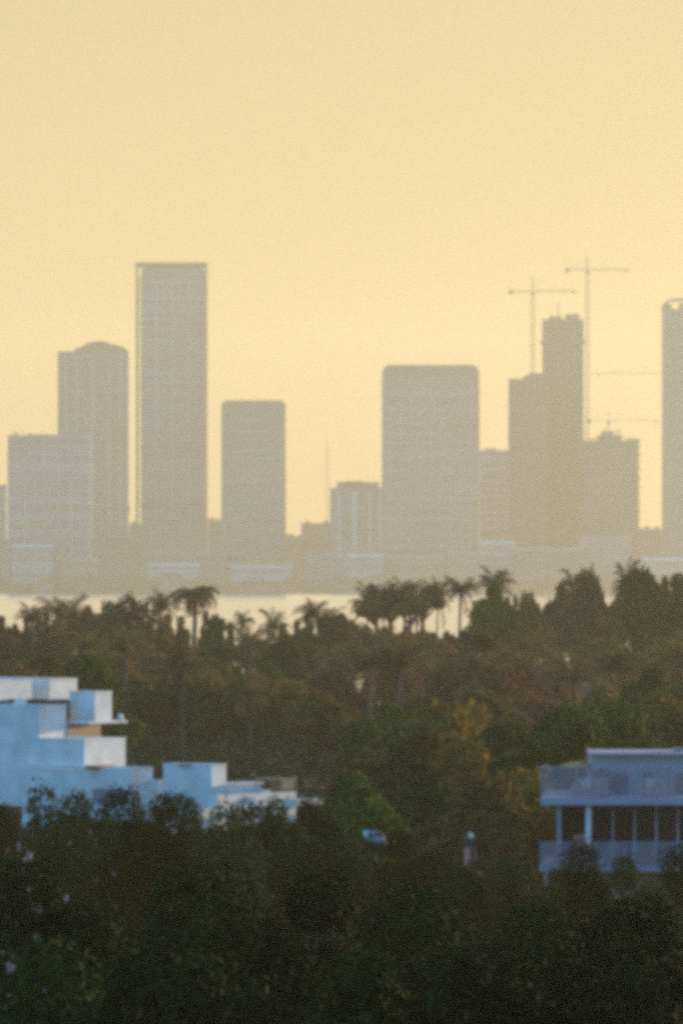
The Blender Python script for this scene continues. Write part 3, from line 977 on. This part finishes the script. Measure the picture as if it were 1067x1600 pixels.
# ------------------------------------------------------------------ foreground trees
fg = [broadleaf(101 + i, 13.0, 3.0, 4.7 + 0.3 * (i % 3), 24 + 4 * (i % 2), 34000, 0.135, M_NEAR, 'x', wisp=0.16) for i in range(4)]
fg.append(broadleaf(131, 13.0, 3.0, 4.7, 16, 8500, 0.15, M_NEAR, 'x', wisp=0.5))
fore = [
    (0, 6, 335, 1250, 0.6, 'dark tree at the left edge before the foot of the white villa'),
    (4, 72, 330, 1224, 0.62, 'thin twiggy dark tree with the white villa showing through it'),
    (1, 138, 335, 1234, 0.62, 'dark tree before the left part of the white villa, right of the twiggy one'),
    (2, 192, 345, 1232, 0.6, 'dark tree before the blue window of the white villa'),
    (3, 246, 335, 1240, 0.6, 'dark tree left of the square block of the white villa'),
    (0, 297, 340, 1240, 0.55, 'dark tree below the square block of the white villa'),
    (4, 345, 330, 1252, 0.62, 'twiggy dark tree before the low terrace walls of the white villa'),
    (2, 398, 350, 1256, 0.6, 'dark tree left of the tan pergola of the white villa'),
    (3, 447, 350, 1246, 0.5, 'dark green tree below the tan pergola of the white villa'),
    (1, 492, 360, 1246, 0.5, 'dark green tree just right of the white villa'),
    (4, 592, 352, 1286, 0.42, 'small twiggy tree half covering the white parasol'),
    (4, 738, 350, 1318, 0.25, 'small twiggy tree before the pink chimney'),
    (2, 556, 350, 1306, 0.5, 'dark tree beneath the white parasol'),
    (3, 650, 345, 1296, 0.7, 'dark tree between the white parasol and the pink chimney'),
    (0, 745, 300, 1352, 0.8, 'dark tree just below the pink chimney'),
    (2, 862, 312, 1352, 0.4, 'dark tree under the left corner of the terrace railing'),
    (1, 805, 315, 1330, 0.7, 'dark green tree at the left foot of the terrace house'),
    (2, 925, 300, 1312, 0.42, 'bright green tree before the terrace railing of the right house'),
    (3, 985, 290, 1336, 0.5, 'green tree below the terrace of the right house'),
    (0, 1056, 295, 1320, 0.5, 'green tree at the right edge below the terrace house'),
    (1, 80, 262, 1345, 0.9, 'dark tree left of centre in the black foreground canopy, with pale specks behind'),
    (2, 265, 255, 1352, 0.95, 'broad dark tree below the middle of the white villa in the foreground'),
    (3, 440, 262, 1362, 0.95, 'broad dark tree in the centre left of the foreground canopy'),
    (0, 610, 258, 1388, 0.95, 'broad dark tree at the centre of the foreground canopy'),
    (1, 790, 255, 1405, 0.95, 'broad dark tree right of the centre of the foreground canopy'),
    (2, 965, 250, 1410, 0.95, 'broad dark tree in the foreground below the right house'),
    (3, 1080, 255, 1400, 0.8, 'dark tree cut off by the right edge in the foreground'),
    (1, 40, 200, 1470, 0.9, 'nearest dark tree in the bottom left corner'),
    (2, 270, 196, 1480, 1.0, 'nearest dark tree at the bottom left of centre'),
    (3, 520, 200, 1490, 1.0, 'nearest dark tree at the bottom centre'),
    (0, 770, 198, 1495, 1.0, 'nearest dark tree at the bottom right of centre'),
    (1, 1000, 200, 1485, 1.0, 'nearest dark tree in the bottom right corner'),
]
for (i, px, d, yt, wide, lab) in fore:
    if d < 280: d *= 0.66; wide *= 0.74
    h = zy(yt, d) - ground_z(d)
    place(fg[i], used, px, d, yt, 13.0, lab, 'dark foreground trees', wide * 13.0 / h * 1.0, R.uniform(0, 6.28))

# pale specks added on the left trees' outermost leaves, painting lit walls glimpsed behind
bpy.context.view_layer.update()
dg = bpy.context.evaluated_depsgraph_get()
spots = [(12, 1330, 5), (33, 1330, 6), (48, 1337, 6), (40, 1342, 4), (37, 1360, 4), (83, 1315, 5), (217, 1331, 6), (148, 1380, 6), (90, 1391, 5), (105, 1404, 6),
         (62, 1425, 7), (52, 1423, 4), (55, 1462, 7), (4, 1490, 6), (24, 1492, 5), (18, 1512, 8), (14, 1506, 5), (15, 1556, 4), (272, 1297, 6), (262, 1290, 4),
         (70, 1547, 3), (178, 1366, 3), (30, 1322, 4), (45, 1390, 3), (110, 1317, 3), (140, 1300, 3)]
by_tree = {}
o0 = Vector((0, 0, CAM_Z))
for (px, py, rpx) in spots:
    dr = (at(px, py, 100.0) - o0).normalized()
    hit, loc, nrm, idx, ob, mw = scene.ray_cast(dg, o0, dr)
    if not hit or ob.parent is None: continue
    by_tree.setdefault(ob.parent.name, []).append((loc - dr * 0.12, rpx * 0.7 / F * loc.y))
rb = np.random.default_rng(8)
for nm, lst in by_tree.items():
    tr_ = bpy.data.objects[nm]; inv = tr_.matrix_world.inverted(); sc_ = tr_.scale.x
    for loc, rad in lst:
        q = np.array(inv @ loc) + rb.normal(0, rad * 0.55 / sc_, (14, 3))
        v, f = leaf_quads(rb, q, np.tile(np.array(inv.to_3x3() @ Vector((0, -1, 0.4))), (14, 1)), rad * 0.5 / sc_)
        mesh_np('lit_glimpse', v, f, M_GLIMPSE, tr_)

# ------------------------------------------------------------------ white villa at left
VD = 600.0
A = math.radians(36)
ca, sa = math.cos(A), math.sin(A)
villa = empty('white_villa', (xx(180, VD), VD, GZ), 0)
tag(villa, 'white stepped modern villa with flat roofs among the trees at left', 'house')
def vrect(x0, xm, x1, dist, inset=0.0):
    """Footprint whose near corner is seen at xm, front from x0 to xm, flank from xm to x1."""
    w = (xm - x0) / F * dist / ca; dp = (x1 - xm) / F * dist / sa
    c = Vector((xx(xm, dist), dist)) - Vector((villa.location.x, villa.location.y))
    fx = Vector((-ca, -sa * -1.0)) ; fx = Vector((-ca, sa))
    dy = Vector((sa, ca))
    p = [c + fx * w, c, c + dy * dp, c + dy * dp + fx * w]
    return [(q.x, q.y) for q in p]
def vz(py, dist): return zy(py, dist) - GZ
def vblock(name, mat, x0, xm, x1, yt, yb, dist, cap=True, capm=None):
    p = vrect(x0, xm, x1, dist)
    z1 = vz(yt, dist); z0 = 0.0 if yb is None else vz(yb, dist)
    o = MB().prism(p, z0, z1).build(name, mat, villa)
    if cap:
        MB().prism(grow(p, 0.06), z1, z1 + 0.14).build('coping', capm or M_WHITE, o)
    return o
# uppermost tier
vblock('roof_storey', M_WHITE, -60, 78, 119, 1063, 1095, 612)
vblock('roof_storey', M_WHITE, -70, -8, 47, 1066, 1095, 606)
# slot below it, its shade put in as a near-black face, and the wall with the pale flank
vblock('slot_shade', M_DARKGLASS, -60, 80, 106, 1093, 1108, 605, False)
vblock('wall', M_WHITE, -60, 62, 102, 1104, 1260, 602)
# small cube on the terrace
vblock('stair_cube', M_WHITE, 108, 149, 174, 1083, 1131, 606)
# tan recessed storey, the shade of the recess put into its colour
vblock('recessed_wall', M_TAN, 70, 106, 156, 1131, 1160, 605, False)
vblock('terrace_slab', M_WHITE, 96, 140, 198, 1127.5, 1131, 604, False)
# third tier
vblock('wall', M_WHITE, 55, 132, 194, 1157, 1206, 599)
# fourth tier
vblock('wall', M_WHITE, 30, 206, 238, 1202, None, 595)
# link and cube block
vblock('link_wall', M_WHITE, 180, 248, 262, 1222, None, 596)
vblock('wall', M_WHITE, 254, 331, 353, 1197, None, 585)
# lower terraces to the right
vblock('terrace_wall', M_WHITE, 330, 356, 405, 1226, None, 597)
vblock('terrace_wall', M_WHITE, 320, 352, 452, 1242, None, 590)
vblock('terrace_slab', M_CREAM, 440, 463, 507, 1249.5, 1259, 580, False)
# windows
def front_panel(name, mat, parent, xm_b, dist_b, x0, x1, yt, yb, th=0.06, off=0.03):
    """Panel lying on the front face of the block with near corner at (xm_b, dist_b)."""
    c = Vector((xx(xm_b, dist_b), dist_b)) - Vector((villa.location.x, villa.location.y))
    fx = Vector((-ca, sa)); nrm = Vector((-sa, -ca))
    u0 = (xm_b - x1) / F * dist_b / ca; u1 = (xm_b - x0) / F * dist_b / ca
    a = c + fx * u1 + nrm * (off + th); b = c + fx * u0 + nrm * (off + th)
    e = c + fx * u0 + nrm * off; f_ = c + fx * u1 + nrm * off
    return MB().prism([(a.x, a.y), (b.x, b.y), (e.x, e.y), (f_.x, f_.y)], vz(yb, dist_b), vz(yt, dist_b)).build(name, mat, parent)
wf = front_panel('window', M_GREYBLUE, villa, 206, 595, 144, 201, 1233, 1258, 0.05, 0.003)
front_panel('pane', M_SKYGLASS, wf, 206, 595, 146, 199, 1235, 1257, 0.02, 0.056)
# rust coloured planter strip on the third tier flank
p = vrect(132, 150, 180, 596.5)
MB().prism(p, vz(1201.5, 596.5), vz(1196.5, 596.5)).build('planter', M_RUST, villa)
# ledges, rooftop boxes and a thin roof rail
def small_box(name, x0, xm, x1, yt, yb, dist, mat):
    return MB().prism(vrect(x0, xm, x1, dist), vz(yb, dist), vz(yt, dist)).build(name, mat, villa)
small_box('cooling_unit', 18, 30, 35, 1060, 1066, 613, M_GREYBLUE)
small_box('cooling_unit', 278, 296, 303, 1193.5, 1197, 586, M_GREYBLUE)
small_box('roof_hatch', 84, 92, 97, 1059.5, 1063, 613, M_CREAM)
small_box('ledge', 236, 246, 258, 1222, 1225, 592, M_CREAM)
small_box('ledge', 352, 366, 412, 1224, 1226.5, 591, M_CREAM)
small_box('terrace_wall', 352, 372, 410, 1232, 1262, 586, M_WHITE)
small_box('terrace_wall', 290, 308, 372, 1264, 1300, 578, M_CREAM)
small_box('terrace_wall', 326, 341, 462, 1243, 1290, 581, M_WHITE)
small_box('canopy_slab', 52, 100, 118, 1201.5, 1204.5, 592, M_CREAM)
# tan pergola
pg = empty('pergola', (0, 0, 0)); pg.parent = villa
p = vrect(400, 440, 463, 589)
mb = MB()
z0, z1 = vz(1243, 589), vz(1219, 589)
P4 = [Vector(q) for q in p]
for i in range(4):
    mb.bar((P4[i].x, P4[i].y, z0), (P4[i].x, P4[i].y, z1), 0.14)
mb.build_each('post', M_TAN, pg)
mb = MB()
for k in range(9):
    s = k / 8
    a = P4[0].lerp(P4[3], s); b = P4[1].lerp(P4[2], s)
    mb.bar((a.x, a.y, z1 + 0.08), (b.x, b.y, z1 + 0.08), 0.12, 0.14)
mb.build('rafter', M_TAN, pg)
mb = MB()
for k in range(22):
    s = k / 21
    a = P4[3].lerp(P4[2], s) * 0.98 + P4[0].lerp(P4[1], s) * 0.02
    mb.bar((a.x, a.y, z0), (a.x, a.y, z1), 0.15, 0.05)
for k in range(9):
    z = z0 + (z1 - z0) * (k + 0.5) / 9
    a = P4[1]; b = P4[2]
    mb.bar((a.x, a.y, z), (b.x, b.y, z), 0.05, 0.09)
mb.build('slat_screen', M_TAN, pg)
# satellite dish
dd = 603
dish = empty('satellite_dish', at(190, 1128, dd))
tag(dish, 'round white satellite dish on the right end of a villa terrace', 'dish')
MB().tube([(-0.3, 0, 0), (-0.05, 0, 0.12), (0, 0, 0.36)], [0.04, 0.04, 0.03], 6).build('bracket', M_WHITE, dish)
mb = MB(); mb.lathe((0, 0, 0), [(0.02, 0.06), (0.18, 0.04), (0.30, -0.01), (0.36, -0.07), (0.34, -0.08), (0.28, -0.03), (0.02, 0.02)], 18)
o = mb.build('reflector', M_WHITE, dish, True); o.location = (0, -0.05, 0.4); o.rotation_euler = (math.radians(75), 0, math.radians(48))
MB().bar((0, -0.1, 0.2), (0.1, -0.45, 0.42), 0.03).build('feed_arm', M_DARK, dish)

def parasol(name, label, loc, rad, hgt, rise, mat, tilt=(0, 0), polemat=None):
    t = tag(empty(name, loc), label, 'parasol')
    MB().tube([(0, 0, 0), (0, 0, hgt)], [0.03, 0.025], 8).build('pole', polemat or M_WHITE, t)
    MB().lathe((0, 0, 0), [(0.25, 0.0), (0.25, 0.06), (0.05, 0.1)], 12).build('base', M_DARK, t)
    mb = MB(); N_ = 8
    for k in range(N_):
        a0, a1 = 2 * math.pi * k / N_, 2 * math.pi * (k + 1) / N_
        rings = [(0.02, rise), (rad * 0.5, rise * 0.62), (rad, 0.0), (rad * 1.0, -0.14)]
        for (r0, h0), (r1, h1) in zip(rings, rings[1:]):
            mb.quad((r0 * math.cos(a0), r0 * math.sin(a0), h0), (r1 * math.cos(a0), r1 * math.sin(a0), h1),
                    (r1 * math.cos(a1), r1 * math.sin(a1), h1), (r0 * math.cos(a1), r0 * math.sin(a1), h0))
    o = mb.build('canopy', mat, t); o.location = (0, 0, hgt - rise * 0.5)
    o.rotation_euler = (math.radians(tilt[0]), math.radians(tilt[1]), 0)
    sol = o.modifiers.new('thickness', 'SOLIDIFY'); sol.thickness = 0.02
    return t
lp = at(31, 1104, 606); zb = zy(1104, 602) + 0.14
parasol('parasol', 'small cream parasol on the upper terrace of the white villa', (xx(31, 603.2), 603.2 + 1.2, zb), 0.62, 0.42, 0.3, M_CANVAS, (25, -10))

# ------------------------------------------------------------------ terrace house at right
HD = 330.0
hx = lambda px, d_=HD: xx(px, d_)
hz_ = lambda py, d_=HD: zy(py, d_) - GZ
house = empty('terrace_house', (0, 0, GZ))
tag(house, 'grey blue modern house with roof deck and glazed terrace at the right edge', 'house')
XL, XR = hx(844), hx(1200)
# roof slab with bright fascia
MB().prism([(XL, HD), (XR, HD), (XR, HD + 11), (XL + 0.6, HD + 11)], hz_(1258), hz_(1247)).build('roof_slab', M_FASCIA, house)
# deck railing: posts, top rail, frosted panels
rail = empty('deck_railing'); rail.parent = house
zt, zb = hz_(1199), hz_(1247)
MB().bar((XL, HD + 0.12, zt), (XR, HD + 0.12, zt), 0.06).bar((XL + 0.05, HD + 0.12, zt), (XL + 0.45, HD + 4.4, zt), 0.06).build('top_rail', M_FASCIA, rail)
mb = MB()
k = 0
x = XL + 0.05
while x < XR:
    mb.box(x, min(x + 1.15, XR), HD + 0.10, HD + 0.13, zb + 0.05, zt - 0.05); x += 1.2
mb.build_each('glass_panel', M_RAILGLASS, rail)
mb = MB(); x = XL + 0.03
while x < XR:
    mb.bar((x, HD + 0.17, zb), (x, HD + 0.17, zt - 0.03), 0.04); x += 1.2
mb.build_each('post', M_GREYBLUE, rail)
# setback penthouse box
MB().box(hx(924, 335), hx(1205, 335), 335, 341, hz_(1247), hz_(1180, 335)).build('penthouse_wall', M_PENT, house)
MB().box(hx(922, 334.6), hx(1206, 334.6), 334.6, 341.2, hz_(1180, 334.6), hz_(1176.5, 334.6)).build('penthouse_roof', M_FASCIA, house)
MB().box(hx(1052, 337), hx(1066, 337), 336.5, 338, hz_(1176.5, 334.6), hz_(1169, 337)).build('roof_vent', M_GREYBLUE, house)
for (a, b) in ((948, 982), (1004, 1024), (1052, 1090)):
    w_ = MB().box(hx(a, 335), hx(b, 335), 334.94, 335.0 - 0.003, hz_(1244, 335), hz_(1206, 335)).build('window', M_FASCIA, house)
    MB().box(hx(a + 2, 335), hx(b - 2, 335), 334.90, 334.938, hz_(1242, 335), hz_(1208, 335)).build('pane', M_DARKGLASS, w_)
# storey below: dark glass wall set back under the slab
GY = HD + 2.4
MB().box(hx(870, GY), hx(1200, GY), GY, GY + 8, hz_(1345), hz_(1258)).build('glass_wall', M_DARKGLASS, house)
for px in (959, 993, 1027, 1061, 1095):
    MB().box(hx(px - 2.0), hx(px + 2.0), HD + 1.5, HD + 1.62, hz_(1340), hz_(1258)).build('mullion', M_GREYBLUE, house)
MB().box(hx(870), hx(877), HD + 0.5, HD + 0.72, hz_(1345), hz_(1258)).build('column', M_GREYBLUE, house)
MB().box(hx(915), hx(923.5), HD + 0.4, HD + 0.66, hz_(1345), hz_(1258)).build('column', M_WHITE, house)
# terrace floor slab and railing
MB().prism([(hx(841), HD - 0.3), (XR, HD - 0.3), (XR, HD + 10), (hx(841) + 0.6, HD + 10)], hz_(1362), hz_(1354)).build('terrace_slab', M_GREYBLUE, house)
tr = empty('terrace_railing'); tr.parent = house
mb = MB(); x = hx(841) + 0.05
while x < XR:
    mb.box(x, min(x + 1.35, XR), HD - 0.26, HD - 0.23, hz_(1354) + 0.02, hz_(1318)); x += 1.4
mb.build_each('glass_panel', M_RAILGLASS, tr)
MB().bar((hx(841), HD - 0.245, hz_(1316)), (XR, HD - 0.245, hz_(1316)), 0.05).build('top_rail', M_FASCIA, tr)
# lower storeys mostly behind trees
MB().box(hx(858), XR, HD + 1.4, HD + 9.5, 0, hz_(1362)).build('lower_wall', M_TAN, house)
MB().bar(tuple(at(912, 1362, HD - 0.8) - Vector((0, 0, GZ))), tuple(at(941, 1344, HD - 0.8) - Vector((0, 0, GZ))), 0.16, 0.16).build('stair_rail', M_FASCIA, house)

# furniture on the roof deck
def sofa(label, px, d, w, group='deck sofas on the roof terrace'):
    t = tag(empty('deck_sofa', (xx(px, d), d, zy(1247, HD))), label, 'sofa', group)
    MB().box(-w / 2, w / 2, 0, 0.8, 0.12, 0.42).build('seat', M_CUSHION, t)
    MB().box(-w / 2, w / 2, 0.82, 1.0, 0.12, 0.88).build('backrest', M_CUSHION, t)
    for s in (-1, 1):
        MB().box(s * (w / 2 + 0.1) - 0.09, s * (w / 2 + 0.1) + 0.09, 0, 1.0, 0.1, 0.62).build('armrest', M_CUSHION, t)
        MB().bar((s * (w / 2 - 0.05), 0.1, 0), (s * (w / 2 - 0.05), 0.1, 0.12), 0.06).build('leg', M_DARK, t)
    MB().box(-w * 0.3, w * 0.05, 0.62, 0.8, 0.44, 0.8).build('cushion', M_CANVAS, t)
    return t
sofa('beige deck sofa behind the railing below the brown parasol', 922, 331.3, 1.3)
sofa('beige deck sofa behind the railing near the right edge', 1020, 331.6, 0.9)
parasol('parasol', 'round brown parasol on the roof deck beside the penthouse wall', (xx(943, 332.6), 332.6, zy(1247, HD)), 0.55, 1.22, 0.34, M_BROWNCANVAS)
parasol('parasol', 'flat orange parasol at the roof deck edge', (xx(900, 336.5), 336.5, zy(1247, HD)), 0.75, 1.45, 0.16, M_ORANGE)
tch = tag(empty('terrace_chair', (xx(906, HD + 0.9), HD + 0.9, zy(1354, HD))), 'pink terrace chair between the two columns of the right house', 'chair')
MB().box(-0.28, 0.28, -0.25, 0.25, 0.80, 0.9).build('seat', M_PINK, tch)
MB().box(-0.28, 0.28, 0.26, 0.32, 0.88, 1.45).build('backrest', M_PINK, tch)
for sx in (-1, 1):
    for sy in (-1, 1):
        MB().bar((sx * 0.25, sy * 0.22, 0), (sx * 0.25, sy * 0.22, 0.8), 0.04).build('leg', M_DARK, tch)

# ------------------------------------------------------------------ small things between the trees
# white parasol
parasol('parasol', 'white parasol half hidden by dark trees left of centre', tuple(at(588, 1303, 372) - Vector((0, 0, 3.0))), 0.80, 3.0, 0.46, M_WHITECANVAS, (12, 32))
# pink chimney house
PD = 368.0
ph = tag(empty('pink_house', (xx(735, PD), PD, GZ)), 'house hidden in the wood, its pink chimney with a dark cap showing', 'house')
pz = lambda py: zy(py, PD) - GZ
MB().box(-4, 1.6, 1.5, 9, 0, pz(1400)).build('wall', M_CREAM, ph)
rf = MB()
zr0, zr1 = pz(1400), pz(1370)
rf.prism([(-4.5, 1), (2.0, 1), (2.0, 9.5), (-4.5, 9.5)], zr0, zr1, [(-2.5, 4.5), (0.5, 4.5), (0.5, 6), (-2.5, 6)])
roof = rf.build('roof', M_TERRACOTTA, ph)
ck = 0.36
chm = MB().prism([(-ck, 0.9), (ck, 0.9), (ck, 1.6), (-ck, 1.6)], pz(1405), pz(1326), [(-ck * .85, 0.95), (ck * .85, 0.95), (ck * .85, 1.55), (-ck * .85, 1.55)]).build('chimney', M_PINK, ph)
MB().box(-0.28, 0.28, 1.0, 1.5, pz(1326), pz(1313)).build('louvre', M_DARK, chm)
MB().box(-0.36, 0.36, 0.92, 1.58, pz(1313), pz(1311)).build('cap', M_DARK, chm)
MB().lathe((0, 1.25, pz(1311)), [(0.10, 0), (0.15, 0.1), (0.13, 0.2), (0.03, 0.32)], 10).build('finial', M_CREAM, chm)
# bungalow roof glimpsed in the far wood
BD = 820.0
bg = tag(empty('bungalow', (xx(908, BD), BD, GZ + 0.3)), 'bungalow whose pale orange gable tip shows in the far wood at right', 'house')
bz = lambda py: zy(py, BD) - GZ
MB().box(-4, 4, 0, 8, 0, bz(1076)).build('wall', M_TAN, bg)
MB().prism([(-4.4, -0.4), (4.4, -0.4), (4.4, 8.4), (-4.4, 8.4)], bz(1076), bz(1047), [(-0.2, 0.6), (0.2, 0.6), (0.2, 7), (-0.2, 7)]).build('roof', M_TERRACOTTA, bg)

# ------------------------------------------------------------------ tree line of the far shore
N = 26000
ux = rng.uniform(-470, 470, N)
lumps = 3.5 + 3.0 * np.sin(ux * 0.05) * np.sin(ux * 0.021 + 1) + 2.5 * np.sin(ux * 0.17 + 2)
hz2 = 1.3 + rng.random(N) ** 0.7 * np.clip(lumps * 1.3 + 8, 4.0, 18)
pos = np.stack([ux, rng.uniform(FARSHORE + 4, FARSHORE + 22, N), hz2], 1)
v, f = leaf_quads(rng, pos, np.tile(np.array([0, -0.7, 0.5]), (N, 1)), 0.9)
tag(mesh_np('far_shore_trees', v, f, M_LEAF2), 'low hazy tree belt along the far waterline', None, None, 'stuff')

# ------------------------------------------------------------------ haze
hz_m = bpy.data.materials.new('haze_air'); hz_m.use_nodes = True
nt = hz_m.node_tree; nt.nodes.clear()
ho = nt.nodes.new('ShaderNodeOutputMaterial'); hv = nt.nodes.new('ShaderNodeVolumePrincipled')
hv.inputs['Color'].default_value = HAZE_COLOR + (1,)
hv.inputs['Density'].default_value = HAZE_DENSITY
hv.inputs['Anisotropy'].default_value = HAZE_G
nt.links.new(hv.outputs[0], ho.inputs['Volume'])
tag(MB().box(-GX - 20, GX + 20, -180, 9530, -2.2, 330).build('haze', hz_m), 'pale warm evening haze over the bay', None, None, 'stuff')
